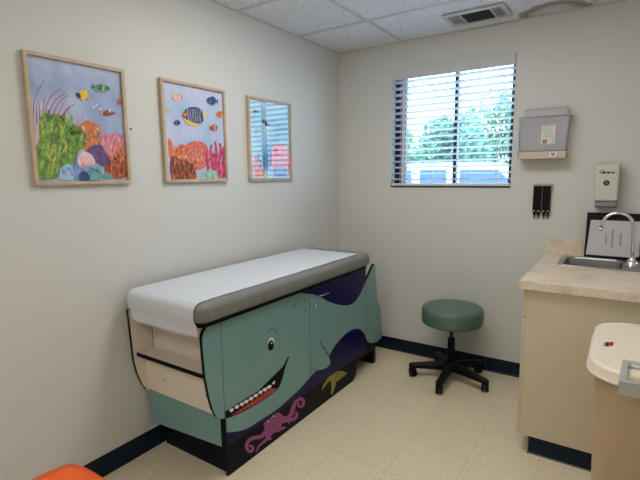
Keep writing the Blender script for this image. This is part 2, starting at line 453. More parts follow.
# parked sport utility vehicle
M_car = mat('white_car_paint', (.55, .57, .6), .25, coat=.6)
M_cglass = mat('car_glass', (.035, .07, .14), .05)
M_tyre = mat('tyre_rubber', (.01, .01, .01), .8)
cy0, cy1 = 10.8, 12.6
car = empty('car', (-2.4, 11.7, -.3)); tag(car, 'white car parked outside, seen low through the blinds', 'car')
b = MB()
side = smooth_poly([(-5.15, .05), (-5.2, .75), (-5.0, 1.0), (-4.75, 1.65), (-4.4, 1.78), (-1.5, 1.78), (-1.0, 1.72), (-.25, 1.05), (.75, .85), (.9, .5), (.85, .05)], 1)
b.prism(side, 1, cy0, cy1, M_car); b.build('body', car, bevel=.05)
for q in ([(-4.7, 1.02), (-4.55, 1.56), (-3.84, 1.57), (-3.80, 1.02)], [(-3.55, 1.02), (-3.53, 1.57), (-2.68, 1.56), (-2.66, 1.02)], [(-2.28, 1.02), (-2.24, 1.55), (-1.12, 1.54), (-.62, 1.02)]):
    b = MB(); b.prism(q, 1, cy0 - .012, cy0 + .02, M_cglass); b.build('side_window', car)
for x in (-4.2, -.25):
    b = MB(); b.lathe([(.2, 0), (.34, .0), (.36, .05), (.36, .2), (.34, .24)], (x, cy0 - .03, .06), M_tyre, 24, 1); wh = b.build('wheel', car)

# ------------------------------------------------------------------ ceiling light (out of frame) and vent
M_diff = mat('light_diffuser', (.9, .9, .9), .5, emit=((1.0, .975, .92), LAMP))
def troffer(x0, x1, y0, y1, label):
    t = empty('ceiling_light', ((x0 + x1) / 2, (y0 + y1) / 2, H)); tag(t, label, 'ceiling light')
    b = MB(); b.box(x0, x1, y0, y0 + .03, H - .006, H, M_white); b.box(x0, x1, y1 - .03, y1, H - .006, H, M_white)
    b.box(x0, x0 + .03, y0 + .03, y1 - .03, H - .006, H, M_white); b.box(x1 - .03, x1, y0 + .03, y1 - .03, H - .006, H, M_white)
    b.build('frame', t)
    b = MB(); b.box(x0 + .04, x1 - .04, y0 + .04, y1 - .04, H - .035, H - .001, M_diff); b.build('diffuser', t, bevel=.01)
troffer(.575, 1.755, gy[1] - .59, gy[1] - .02, 'long ceiling light panel nearest the exam table')
troffer(.575, 1.755, gy[5] - .59, gy[5] - .02, 'long ceiling light panel behind the photographer')

vx0, vx1, vy0, vy1 = .975, 1.345, -.385, -.150
v = empty('ceiling_vent', ((vx0 + vx1) / 2, (vy0 + vy1) / 2, H)); tag(v, 'white metal air vent with dark louvres set in the ceiling tile', 'air vent')
M_vent = mat('vent_metal', (.55, .55, .55), .4)
b = MB()
for a in ((vx0, vx1, vy0, vy0 + .025), (vx0, vx1, vy1 - .025, vy1), (vx0, vx0 + .025, vy0 + .025, vy1 - .025), (vx1 - .025, vx1, vy0 + .025, vy1 - .025)):
    b.box(*a, H - .010, H + .002, M_vent)
for x in (1.075, 1.255): b.box(x, x + .008, vy0 + .025, vy1 - .025, H - .009, H + .002, M_vent)
b.build('vent_frame', v, bevel=.002)
b = MB(); b.box(vx0 + .024, vx1 - .024, vy0 + .024, vy1 - .024, H + .002, H + .0045, M_darkgap); b.build('cavity', v)
b = MB()
for k in range(7):     # left bank throws left
    x = 1.001 + .0104 * k; b.rbox(x, x + .009, vy0 + .03, vy1 - .03, H - .0055, H - .0045, M_vent, Matrix.Rotation(math.radians(24), 3, 'Y'))
b.build('louvre_bank', v)
b = MB()
for k in range(11):
    y = vy0 + .032 + .0158 * k; b.rbox(1.085, 1.253, y, y + .010, H - .0055, H - .0045, M_darkgap, Matrix.Rotation(math.radians(-30), 3, 'X'))
b.build('louvre_bank', v)['label'] = 'dark middle louvres'
b = MB()
for k in range(4):
    x = 1.264 + .0145 * k; b.box(x, x + .005, vy0 + .03, vy1 - .03, H - .007, H - .0035, M_vent)
b.build('louvre_bank', v)

# ------------------------------------------------------------------ pictures on the left wall
PZ0, PZ1 = 1.3946, 1.9184
def noise_art(name, a, bcol, c, scale=7):
    m, nt, bs, tc = nodes_of(name, .8)
    nt.links.new(ramp(nt, noise(nt, tc.outputs['Object'], scale, 5), [(.33, a), (.5, bcol), (.66, c)]), bs.inputs['Base Color'])
    return m
def pcol(name, c, v=.12): return mat('print_' + name, c, .75, vary=(40, v))
INK = dict(red=pcol('red', (.55, .06, .08)), green=pcol('green', (.16, .33, .05), .5), lime=pcol('lime', (.38, .52, .10), .3), dgreen=pcol('dark_green', (.06, .15, .04)),
           orange=pcol('orange', (.80, .22, .07), .3), coral=pcol('coral', (.75, .17, .12), .3), pink=pcol('pink', (.80, .28, .33), .25), pale=pcol('pale_pink', (.85, .60, .60), .15),
           purple=pcol('purple', (.13, .07, .22), .5), rust=pcol('rust', (.40, .09, .03), .45), blue=pcol('blue', (.20, .33, .60), .3), teal=pcol('teal', (.15, .38, .40), .3),
           yellow=pcol('yellow', (.85, .60, .06)), ink=pcol('ink', (.015, .02, .05)), navy=pcol('navy', (.03, .06, .22), .4), magenta=pcol('magenta', (.62, .04, .16), .35),
           mint=pcol('mint', (.35, .62, .50), .25), brown=pcol('brown', (.20, .05, .025), .5), white=pcol('white', (.8, .82, .88)), fgreen=pcol('fish_green', (.12, .27, .18), .5),
           sky=pcol('sky_blue', (.35, .58, .78), .2), lilac=pcol('lilac', (.45, .38, .62), .3), slate=pcol('slate', (.10, .22, .36), .4))
def picture(y0, y1, label, bgm, draw):
    t = empty('framed_picture', (.002, (y0 + y1) / 2, PZ0)); tag(t, label, 'picture', 'framed reef pictures on the left wall')
    fw, dp = .014, .024
    b = MB()
    b.box(.002, dp, y0, y1, PZ0, PZ0 + fw, M_wood); b.box(.002, dp, y0, y1, PZ1 - fw, PZ1, M_wood)
    b.box(.002, dp, y0, y0 + fw, PZ0 + fw, PZ1 - fw, M_wood); b.box(.002, dp, y1 - fw, y1, PZ0 + fw, PZ1 - fw, M_wood)
    b.build('frame', t)
    b = MB(); b.box(.003, .010, y0 + fw, y1 - fw, PZ0 + fw, PZ1 - fw, bgm); draw(b); b.build('print', t)
    b = MB(); b.box(.0175, .019, y0 + fw + .0003, y1 - fw - .0003, PZ0 + fw + .0003, PZ1 - fw - .0003, M_pane); b.build('glass', t)
def blob(cx, cy, rx, ry, n=14, j=.18, seed=1):
    rnd = random.Random(seed)
    return [(cx + rx * math.cos(2 * math.pi * k / n) * (1 + rnd.uniform(-j, j)), cy + ry * math.sin(2 * math.pi * k / n) * (1 + rnd.uniform(-j, j))) for k in range(n)]
def fish(P, cx, cy, w, h, body, tail, fin=None, flip=1, ang=0, stripes=None, eye=True):
    ca, sa = math.cos(math.radians(ang)), math.sin(math.radians(ang))
    def T(u, v): x, y = u * w / 2 * flip, v * h / 2; return (cx + x * ca - y * sa, cy + x * sa + y * ca)
    P.poly([T(.7, 0), T(1.15, -.75), T(1.05, 0), T(1.15, .75)], tail)
    if fin: P.poly([T(-.3, -.8), T(.2, -1.25), T(.7, -.5)], fin); P.poly([T(-.2, .8), T(.3, 1.25), T(.7, .5)], fin)
    P.poly(smooth_poly([T(-1, .05), T(-.6, -.75), (T(0, -1)), T(.55, -.65), T(.85, -.15), T(.85, .15), T(.55, .65), T(0, 1), T(-.6, .75)], 2), body)
    for s, m in (stripes or []): P.poly([T(s - .07, -.75), T(s + .07, -.75), T(s + .1, 0), T(s + .07, .75), T(s - .07, .75), T(s - .03, 0)], m)
    if eye: P.dot(T(-.65, -.15), max(w * .035, 1.0), INK['ink'])
def branchy(P, x, y, l, a, w, m, depth, rnd):
    x2, y2 = x + l * math.cos(a), y - l * math.sin(a)
    P.line([(x, y), ((x + x2) / 2 + rnd.uniform(-2, 2), (y + y2) / 2), (x2, y2)], w, m, w * .75, sm=1)
    P.dot((x2, y2), w * .45, m, n=8)
    if depth:
        for s in (-1, 1): branchy(P, x2, y2, l * rnd.uniform(.6, .85), a + s * rnd.uniform(.3, .7), w * .8, m, depth - 1, rnd)

def dabs(P, n, x0, x1, y0, y1, cols, w, l, rnd, inside=lambda x, y: True):
    for k in range(n):
        x = rnd.uniform(x0, x1); y = rnd.uniform(y0, y1)
        if not inside(x, y): continue
        a = rnd.uniform(.9, 2.3); ll = l * rnd.uniform(.5, 1.3)
        P.line([(x, y), (x + ll * .5 * math.cos(a) + rnd.uniform(-2, 2), y - ll * .5 * math.sin(a)), (x + ll * math.cos(a), y - ll * math.sin(a))], w * rnd.uniform(.6, 1.3), INK[cols[k % len(cols)]], w * .3)
def art1(b):
    P = Paint(b, 0, .0105, 10, 40, 3.1, .00002)
    I = INK; rnd = random.Random(3)
    for q in ([(78, 300), (70, 240), (76, 175), (106, 125)], [(92, 260), (90, 190)], [(99, 250), (108, 178)], [(106, 245), (118, 180), (156, 150)], [(118, 240), (135, 190), (172, 164)],
              [(130, 240), (150, 192), (182, 170)], [(145, 240), (170, 188)], [(155, 245), (176, 212), (203, 198)], [(186, 305), (205, 275), (212, 243)], [(84, 265), (80, 205), (88, 185)], [(160, 240), (188, 205)]):
        P.line(q, 3.4, I['red'], 1.6)
    P.poly([(74, 330), (82, 262), (92, 260), (88, 330), (86, 360)], I['pale'], 1)
    P.poly(blob(175, 330, 26, 26, seed=5), I['pale'], 1)
    for c, r in (((236, 275), 24), ((262, 282), 20), ((222, 305), 20), ((246, 318), 26)): P.poly(blob(*c, r, r * 1.15, seed=int(c[0])), I['orange'], 1)
    for k in range(6): P.line([(228 + 9 * k, 262 + 4 * (k % 2)), (226 + 9 * k, 300), (232 + 7 * k, 330)], 2.2, I['lime' if k % 2 else 'coral'])
    for c, r in (((300, 318), 26), ((328, 312), 24), ((345, 335), 18), ((305, 350), 26), ((282, 345), 16)): P.poly(blob(*c, r, r, seed=int(c[0])), I['pink'], 1)
    for k in range(7): P.line([(300 + 4 * k, 352), (296 + 8 * k, 300 + 5 * (k % 3))], 2, I['pale' if k % 2 else 'coral'], 1)
    P.poly([(318, 350), (335, 330), (350, 318), (357, 360), (364, 428), (330, 430), (318, 400)], I['orange'], 2)
    P.poly([(290, 395), (310, 370), (330, 378), (350, 370), (364, 395), (366, 430), (300, 432)], I['rust'], 2)
    for k in range(5): P.line([(305 + 12 * k, 428), (300 + 12 * k, 400), (312 + 11 * k, 380)], 2.5, I['orange'], 1)
    P.poly([(282, 432), (290, 410), (315, 415), (322, 432)], I['teal'], 1)
    P.poly([(74, 340), (90, 320), (92, 290), (88, 262), (96, 232), (108, 224), (120, 236), (140, 228), (160, 236), (158, 252), (190, 248), (196, 268), (180, 290), (200, 300), (214, 296), (222, 280),
            (236, 284), (240, 310), (236, 332), (205, 345), (200, 380), (170, 400), (150, 432), (86, 436), (84, 380)], I['green'], 1)
    for k in range(46):
        x = rnd.uniform(92, 205); y = rnd.uniform(240, 425)
        if x > 170 and y > 370: continue
        P.line([(x, y), (x + rnd.uniform(-10, 10), y - 12), (x + rnd.uniform(-12, 14), y - 26)], rnd.uniform(4, 8), I[['lime', 'lime', 'dgreen', 'green'][k % 4]], 3)
    dabs(P, 60, 92, 190, 250, 425, ['lime', 'lime', 'dgreen', 'green', 'yellow'], 5, 22, rnd, lambda x, y: not (x > 160 and y > 370))
    dabs(P, 46, 215, 280, 268, 335, ['orange', 'coral', 'lime', 'rust', 'pale'], 4.5, 16, rnd); dabs(P, 46, 278, 352, 300, 372, ['pink', 'pale', 'coral', 'pink', 'lilac'], 4.5, 18, rnd)
    dabs(P, 40, 304, 358, 350, 428, ['rust', 'orange', 'brown', 'coral', 'brown'], 5, 18, rnd)
    P.poly([(148, 434), (158, 395), (180, 380), (196, 398), (204, 434)], I['sky'], 2)
    for k in range(6): P.dot((160 + 7 * k, 400 + 9 * (k % 3)), 6, I['blue' if k % 2 else 'lilac'])
    P.poly([(196, 434), (200, 375), (214, 350), (226, 390), (240, 434)], I['blue'], 2)
    P.poly([(236, 434), (248, 385), (262, 415), (276, 378), (290, 434)], I['teal'], 2)
    P.poly([(210, 436), (216, 410), (232, 405), (248, 420), (250, 436)], I['navy'], 1)
    P.poly(blob(268, 346, 25, 24, seed=2), I['purple'], 2); P.poly(blob(292, 372, 18, 20, seed=4), I['purple'], 2); P.poly(blob(280, 368, 22, 14, seed=9), I['purple'], 2)
    P.poly([(222, 398), (208, 380), (212, 358), (228, 344), (248, 350), (266, 372), (262, 388), (236, 390)], I['pale'], 2)
    for k in range(7): P.line([(224, 394), (212 + 9 * k, 350 + 5 * k)], 1.6, I['red'] if k % 2 else I['pink'], 1, sm=0)
    fish(P, 228, 170, 34, 32, I['yellow'], I['yellow'], I['yellow'], 1, 20, eye=False)
    P.poly([(203, 165), (214, 164), (222, 176), (212, 178)], I['ink'])
    fish(P, 285, 148, 56, 24, I['fgreen'], I['fgreen'], I['mint'], -1, 8, [(-.2, I['mint']), (.2, I['dgreen'])])
    fish(P, 305, 226, 38, 18, I['rust'], I['red'], None, 1, 5)
    fish(P, 344, 190, 22, 20, I['rust'], I['red'], None, 1, 0)
    for k in range(9): P.dot((rnd.uniform(225, 330), rnd.uniform(195, 255)), rnd.uniform(2, 4), I['white'])
def art2(b):
    P = Paint(b, 0, .0105, 155, 75, 4.175, .00002); I = INK; rnd = random.Random(8)
    P.poly([(52, 262), (66, 266), (78, 300), (82, 345), (64, 352), (56, 330)], I['orange'], 2)
    P.poly([(78, 345), (88, 305), (104, 288), (128, 292), (138, 320), (130, 360), (100, 372)], I['orange'], 2)
    P.poly([(122, 300), (140, 282), (172, 274), (205, 282), (222, 300), (226, 345), (215, 385), (175, 400), (140, 388), (126, 350)], I['coral'], 2)
    for k in range(9): P.poly(blob(135 + 10 * k, 330 + 14 * (k % 4), 11, 9, seed=k), I[('orange', 'pink', 'coral')[k % 3]], 1)
    P.poly([(60, 350), (80, 335), (100, 352), (120, 345), (140, 362), (165, 385), (180, 442), (64, 446)], I['brown'], 2)
    for k in range(14): P.line([(70 + 8 * k, 438), (66 + 8 * k, 400), (76 + 7.5 * k, 368)], 5, I[('rust', 'orange', 'brown')[k % 3]], 2)
    for q in ([(228, 430), (222, 380), (212, 340), (216, 312)], [(240, 430), (236, 370), (230, 320), (236, 290)], [(250, 430), (254, 360), (256, 310), (250, 278)], [(262, 430), (266, 370), (276, 320), (270, 285)],
              [(272, 430), (280, 380), (288, 340), (284, 300)], [(246, 400), (240, 350), (250, 330)], [(284, 430), (290, 400), (290, 370)], [(224, 360), (238, 345), (244, 325)], [(262, 350), (272, 335), (286, 320)]):
        P.line(q, 15, I['magenta'], 8)
    for q in ([(236, 425), (232, 370), (226, 335)], [(258, 425), (262, 360), (264, 315)], [(276, 425), (280, 390), (278, 350)]): P.line(q, 5, I['pink'], 3)
    dabs(P, 60, 66, 160, 375, 440, ['rust', 'brown', 'orange', 'ink'], 5, 24, rnd); dabs(P, 70, 82, 212, 305, 375, ['orange', 'coral', 'pink', 'pale', 'rust', 'orange'], 6, 18, rnd)
    dabs(P, 34, 214, 284, 330, 430, ['magenta', 'purple', 'pink', 'magenta'], 4, 18, rnd)
    P.poly([(190, 440), (196, 405), (215, 410), (228, 385), (244, 402), (255, 398), (272, 438)], I['mint'], 2)
    for k in range(5): P.line([(200 + 14 * k, 440), (204 + 12 * k, 402)], 5, I['teal'] if k % 2 else I['mint'], 3)
    fish(P, 91, 92, 42, 36, I['pale'], I['orange'], None, 1, 5, [(-.5, I['orange']), (-.1, I['orange']), (.3, I['orange'])])
    fish(P, 237, 107, 48, 34, I['navy'], I['navy'], I['slate'], 1, 8, [(-.3, I['blue'])])
    fish(P, 92, 199, 30, 24, I['navy'], I['sky'], None, -1, 5, [(0, I['sky'])])
    fish(P, 246, 220, 34, 30, I['rust'], I['orange'], None, -1, 0, [(0, I['pale']), (-.4, I['pale'])])
    fish(P, 271, 164, 34, 28, I['orange'], I['yellow'], None, 1, 0, [(0, I['ink'])], eye=False)
    fish(P, 52, 145, 18, 16, I['yellow'], I['yellow'], None, -1, 0, eye=False)
    P.poly([(196, 150), (214, 160), (212, 178), (200, 184)], I['yellow'], 1)
    P.poly([(115, 172), (138, 178), (160, 200), (196, 206), (205, 192), (190, 212), (160, 210), (134, 204)], I['yellow'], 1)
    P.poly([(112, 165), (125, 145), (145, 133), (175, 134), (196, 145), (200, 165), (203, 200), (165, 202), (140, 190), (122, 180)], I['navy'], 1)
    for k in range(6): P.line([(138 + 11 * k, 142), (136 + 10 * k, 165), (145 + 9 * k, 195)], 2.6, I[('yellow', 'lilac', 'sky')[k % 3]])
    P.poly([(114, 165), (124, 150), (134, 160), (130, 176)], I['orange'], 1); P.dot((124, 158), 3, I['ink'])
def art3(b):
    P = Paint(b, 0, .0105, 240, 90, 4.9, .00002); I = INK; rnd = random.Random(12)
    for k in range(10): P.line([(70, 60 + 22 * k), (130, 64 + 22 * k + rnd.uniform(-4, 4)), (225, 80 + 20 * k)], 2.2, I['sky'], 1.5)
    P.poly([(160, 270), (180, 262), (215, 264), (236, 276), (244, 330), (246, 425), (170, 428), (158, 380), (154, 320)], I['pink'], 2)
    for k in range(26):
        P.dot((rnd.uniform(168, 238), rnd.uniform(278, 385)), rnd.uniform(4, 9), I[('coral', 'pale', 'pink')[k % 3]], n=9)
    for k in range(4): P.line([(160, 300 + 26 * k), (200, 296 + 26 * k), (240, 306 + 26 * k)], 2, I['coral'])
    P.poly([(64, 330), (80, 318), (100, 345), (116, 390), (120, 428), (68, 430)], I['orange'], 2)
    P.poly([(62, 345), (74, 335), (84, 370), (80, 400), (66, 402)], I['pink'], 2)
    for x, y, hgt in ((92, 370, 60), (104, 395, 95), (118, 400, 90), (132, 390, 90), (146, 400, 130), (152, 330, 70), (138, 350, 70)):
        P.line([(x, y), (x - 2, y - hgt / 2), (x + 3, y - hgt)], 9, I['blue'], 5)
    for k in range(22): P.line([(92 + 3 * k, 395 - rnd.uniform(0, 60)), (90 + 3 * k, 350 - rnd.uniform(0, 50))], 3, I[('navy', 'blue', 'slate')[k % 3]], 2, sm=0)
    P.poly([(164, 428), (166, 395), (180, 378), (205, 372), (228, 382), (238, 405), (238, 428)], I['blue'], 2)
    for k in range(16): P.line([(170 + 4 * k, 425), (168 + 4 * k, 392 + rnd.uniform(-8, 10))], 2, I[('navy', 'sky')[k % 2]], 1.2, sm=0)
    for k in range(34):
        x = rnd.uniform(164, 226); y = rnd.uniform(150, 262); P.line([(x, y), (x + rnd.uniform(4, 10), y - rnd.uniform(10, 18))], 2.2, I[('slate', 'blue')[k % 2]], 1.5, sm=0)
    fish(P, 120, 155, 28, 18, I['ink'], I['slate'], None, 1, 12, [(0, I['white'])], eye=False); fish(P, 134, 168, 28, 20, I['ink'], I['slate'], None, 1, 5, [(.1, I['white'])], eye=False)
    fish(P, 76, 104, 34, 16, I['fgreen'], I['teal'], None, 1, 4); fish(P, 86, 196, 34, 22, I['mint'], I['teal'], I['teal'], -1, 2)
    P.poly([(58, 150), (66, 146), (66, 162), (58, 164)], I['yellow'])
picture(-2.388, -1.959, 'largest looking reef picture, green coral and a yellow fish, pale wood frame', noise_art('print_blue_water', (.30, .38, .62), (.42, .50, .72), (.56, .64, .82)), art1)
picture(-1.759, -1.3147, 'middle reef picture with a big dark striped fish over red coral, pale wood frame', noise_art('print_pale_water', (.36, .55, .78), (.55, .60, .80), (.66, .68, .86)), art2)
picture(-1.1209, -.6807, 'reef picture nearest the room corner, blue twigs and pink coral, pale wood frame', noise_art('print_aqua_water', (.22, .48, .66), (.38, .60, .74), (.58, .74, .82)), art3)

# ------------------------------------------------------------------ whale exam table
FX = .532
T = empty('exam_table', (.28, -1.2, 0))
tag(T, 'paediatric exam table painted as a smiling whale, grey cushion on top', 'exam table')
# plinth and cabinet body
b = MB(); b.box(.03, .495, -1.862, -.30, 0.105, .166, M_kick); b.box(.03, .495, -1.862, -.72, 0, .105, M_kick)
b.box(.03, .495, -.34, -.30, 0, .105, M_kick)
b.build('plinth', T)
def clipy(pts, lo, hi):
    def cl(pts, c, s):
        out = []
        for i in range(len(pts)):
            a = pts[i]; q = pts[(i + 1) % len(pts)]; ia = s * (a[0] - c) >= 0; iq = s * (q[0] - c) >= 0
            if ia: out.append(a)
            if ia != iq: t = (c - a[0]) / (q[0] - a[0]); out.append((c, a[1] + t * (q[1] - a[1])))
        return out
    pts = cl(pts, lo, 1)
    return cl(pts, hi, -1) if pts else pts
def trace(pts, x=FX):
    return [(p.y, p.z) for p in [at(a, c, 0, x) for a, c in pts]]
# painted kick board with octopus and starfish
b = MB(); y0k, y1k = -1.880, -.635
b.prism([(y0k, 0.0), (y1k - .04, .0), (y1k, .035), (y1k, .166), (y0k, .166)], 0, .497, .512, M_kick)
P = Paint(b, 0, .5122, 230, 390, 6.857)
for q, a, c in (([(246, 282), (222, 318), (185, 325), (142, 332), (116, 362), (112, 398), (130, 424), (152, 418), (160, 396), (144, 380), (130, 390)], 30, 14),
                ([(270, 325), (232, 356), (198, 382), (178, 425)], 26, 5),
                ([(370, 210), (412, 186), (430, 135), (444, 90), (468, 60), (498, 58), (508, 92), (488, 118), (466, 108), (474, 86)], 34, 14),
                ([(360, 215), (415, 208), (448, 196), (464, 166), (446, 152)], 24, 18), ([(310, 285), (350, 268), (380, 254)], 20, 14), ([(265, 300), (268, 340), (285, 330)], 24, 10), ([(400, 200), (408, 225), (400, 232)], 14, 8)):
    P.line(q, a, M_pink, c)
P.poly([(226, 232), (262, 200), (300, 172), (335, 146), (372, 186), (404, 184), (388, 215), (348, 236), (352, 262), (328, 280), (298, 292), (280, 320), (255, 338), (240, 318), (250, 282), (238, 268)], M_pink, 1)
M_plum = mat('plum_line', (.10, .01, .07), .4)
for c in ((262, 216), (298, 181)): P.dot(c, 14, M_plum); P.dot(c, 10, M_pink); P.dot((c[0] + 1, c[1]), 6, M_white)
for q in ([(285, 270), (300, 240), (322, 225)], [(320, 262), (330, 240)], [(395, 190), (420, 178), (440, 178), (452, 168)]): P.line(q, 2.5, M_plum, 2)
P = Paint(b, 0, .5122, 300, 330, 6.857)
P.poly([(250, 286), (285, 279), (325, 294), (312, 309), (268, 313), (246, 330), (246, 370), (220, 447), (212, 436), (216, 385), (211, 345), (190, 360), (160, 402), (149, 415), (156, 385), (186, 335), (216, 305), (238, 291)], M_yel)
P.dot((262, 297), 4, M_black); P.dot((278, 292), 3, M_black); P.line([(228, 320), (225, 360), (222, 420)], 2.5 , mat('lemon_paint', (.50, .46, .06), .45), 2)
b.build('painted_kick_board', T)['label'] = 'black kick board painted with a pink octopus and a yellow starfish'

DZ0, DZ1 = .168, .783
YN, YM, YF = -1.905, -1.216, -.530     # near edge, door split, far edge
b = MB(); b.box(.035, .508, YN, YF, DZ0, DZ1, M_cream); b.prism([(.036, -1.948), (.507, -1.910), (.507, YN - .0003), (.036, YN - .0003)], 2, DZ0, .347, M_teal); b.box(.507, .5135, YN, YF, DZ0, DZ1, M_black)
b.build('cabinet_body', T)
# painted whale side: teal body between the back line and the belly line
upper = [(288, 286), (301, 293.3), (310.3, 293.8), (319.7, 296.4), (329, 302), (338.4, 305), (347.8, 305.8), (354.8, 302.7), (360.3, 294), (364.2, 285.5), (367, 278), (380, 250)]
belly = [(380, 352), (369, 345), (366.5, 338), (362.7, 330.8), (357, 327.7), (347.8, 331.6), (337, 342.5), (331, 352), (328.6, 356.5), (331, 362), (329, 366.5), (322, 370), (316, 370.6), (311, 376), (300, 389), (295.6, 393), (279.6, 407.5), (272, 413), (259, 421), (249, 428), (238.7, 431.5), (226, 432.5), (215, 431)]
ub = [(p.y, p.z) for p in [at(a, c, 0, FX) for a, c in upper]]; bb = [(p.y, p.z) for p in [at(a, c, 0, FX) for a, c in belly]]
body = smooth_line(ub, 2) + smooth_line(bb, 2) + [(-2.2, .3), (-2.2, .95), (-1.5, .95)]
lowblue = [(-2.2, .1)] + [(p[0], p[1]) for p in reversed(smooth_line(bb, 2))] + [(0, .1)]
def panel(name, y0, y1, paints, label=None):
    b = MB(); b.box(.516, FX - .0004, y0 + .0015, y1 - .0015, DZ0, DZ1, M_blue)
    # clipped whale body
    pts = clipy(body, y0 + .0015, y1 - .0015)
    pts = [(max(y0, min(y1, u)), max(DZ0, min(DZ1, v))) for u, v in pts]
    f = b.face([(FX, u, v) for u, v in pts], M_teal); bmesh.ops.triangulate(b.bm, faces=[f])
    if paints: paints(b)
    o = b.build(name, T)
    if label: o['label'] = label
    return o
def face_paint(b):
    P = Paint(b, 0, FX + .0004, 215, 360, 6.857)
    P.poly([(70, 352), (150, 312), (230, 265), (300, 218), (370, 165), (420, 118), (445, 88), (468, 42), (485, 8), (503, -25), (510, -22), (496, 10), (482, 52), (468, 90), (462, 130), (446, 176), (425, 205), (380, 240), (300, 297), (200, 352), (120, 388), (70, 402)], M_black)
    P.poly([(112, 381), (150, 354), (190, 328), (300, 253), (380, 200), (405, 192), (424, 197), (415, 208), (380, 234), (300, 290), (200, 344), (125, 378)], M_red)
    teeth = [(113, 344), (150, 322), (185, 303), (215, 285), (248, 265), (280, 244), (312, 222), (343, 203), (372, 185), (403, 154)]
    for k, (x, y) in enumerate(teeth): P.poly([(x - 17, y + 4), (x - 13, y - 8), (x + 14, y - 16), (x + 17, y - 6), (x + 8, y + 10), (x - 4, y + 14)] if k < 9 else [(x - 14, y + 6), (x + 8, y - 16), (x + 10, y + 2), (x - 2, y + 16)], M_white, 1)
    P = Paint(b, 0, FX + .0004, 220, 320, 6.4)
    P.dot((328, 146), 20, M_white, 34, 8, 24); P.dot((326, 163), 19, M_black, 34, 8, 24); P.dot((331, 148), 4, M_white, 6)
    P.line([(306, 84), (318, 66), (340, 56), (358, 68), (368, 92)], 3.5, M_black, 3.5)
    # clear lock plate screws and outline
    P = Paint(b, 0, FX + .0004, 285, 290, 12.8); M_dk = mat('dark_teal', (.05, .10, .10), .35)
    for c in ((118, 195), (252, 125), (265, 268)): P.dot(c, 12, M_dk, 14, 0, 12)
    for q in ([(112, 180), (240, 150)], [(150, 196), (235, 180)], [(112, 200), (112, 275)], [(252, 130), (262, 268)]): P.line(q, 3, M_dk, 3, sm=0)
def fin_paint(b):
    P = Paint(b, 0, FX + .0004, 300, 330, 6.857)
    P.line([(140, 72), (144, 100), (165, 124), (186, 156), (202, 186), (213, 215)], 5, M_black, 5)
    P.line([(163, 122), (150, 134)], 7, M_black, 3, sm=0); P.line([(186, 156), (168, 170)], 7, M_black, 3, sm=0)
    P.line([(80, 271), (112, 274), (150, 277), (180, 268), (205, 245), (214, 222)], 3, M_black, 3)
door1 = panel('door', YN, YM, face_paint, 'teal door painted with the smiling whale face')
door2 = panel('door', YM, YF, fin_paint, 'door painted with the whale belly, fin and dark blue sea')
k = at(315, 306.5, 0, FX)
b = MB(); b.lathe([(.011, 0), (.011, .008), (.008, .012)], (FX + .0008, k.y, k.z), M_chrome, 16, 0); b.build('lock', door2)
k0, k1 = at(320.5, 296, 0, FX + .012), at(329, 293, 0, FX + .012)
b = MB(); b.tube([k0, k1], .0035, M_alu, 8); b.box(FX + .0008, FX + .012, k0.y, k0.y + .006, k0.z - .003, k0.z + .003, M_alu); b.box(FX + .0008, FX + .012, k1.y - .006, k1.y, k1.z - .003, k1.z + .003, M_alu); b.build('handle', door2)
# head boards at the near end, tail board at the far end
headp = [(225, 321), (208, 326), (203.5, 332), (202, 338), (203.3, 355), (205.5, 378), (209.5, 398), (213, 410), (216.5, 417), (219.5, 419.3), (224, 418.5)]
hp = [(p.y, p.z) for p in [at(a, c, 0, FX) for a, c in headp]]
hp = [(min(u, YN - .0005), min(v, DZ1)) for u, v in hp]
hp[0] = (YN - .0005, DZ1); hp[-1] = (YN - .0005, hp[-1][1]); 
b = MB(); b.prism(hp, 0, .514, FX, M_teal, M_black)
f = b.face([(.5139, u, v) for u, v in hp], M_cream)
b.build('head_board', T)['label'] = 'teal whale snout board with black edge'
wp = [(p.y, p.z) for p in [at(a, c, 0, .02) for a, c in [(152, 296), (134, 296), (127, 303), (126.3, 306), (128, 318), (130, 335), (133, 360), (136.5, 373), (141, 383), (146, 389.5), (150, 390.5), (155, 389)]]]
wp = [(min(u, YN - .0005), min(v, DZ1)) for u, v in wp]; wp[0] = (YN - .0005, DZ1); wp[-1] = (YN - .0005, wp[-1][1])
b = MB(); b.prism(wp, 0, .012, .030, M_cream, M_black); b.build('head_board', T)['label'] = 'cream head board against the wall with black edge'
tailp = [(365.6, 281.5), (369, 275), (372, 267.5), (374.3, 263.8), (375.3, 266), (375.4, 274), (376.6, 286.5), (377.4, 301), (380, 306), (380.8, 314), (381.6, 325), (382.6, 333.5), (381, 338), (377.5, 341.6), (371, 343.2), (368, 341.9), (366.3, 337.5)]
tp = [(p.y, p.z) for p in [at(a, c, 0, FX) for a, c in tailp]]
tp = [(YF + .001, tp[0][1])] + [(max(u, YF + .001), v) for u, v in tp[1:-1]] + [(YF + .001, tp[-1][1])]
b = MB(); b.prism(tp, 0, .514, FX, M_teal, M_black); b.build('tail_board', T)['label'] = 'teal whale tail board'
b = MB()
for y, sy in ((-1.916, 1),):
    b.box(.5345, .5355, -1.9045, -1.9, .17, .31, M_black)
b.box(.506, .5335, YN - .004, YN - .0015, .168, .315, M_black); b.build('edge_strip', T)
# niche at the near end
b = MB(); b.box(.0305, .5135, -2.000, -1.9065, .540, .560, M_cream); b.box(.0305, .5135, -2.0025, -2.000, .540, .560, M_black); b.build('shelf', T)
b = MB(); b.box(.0305, .5135, -1.953, -1.935, .350, .539, M_cream)
for x in (.17, .47): b.lathe([(.005, 0), (.005, -.002)], (x, -1.953, .43), M_grey, 10, 1)
b.build('end_panel', T)
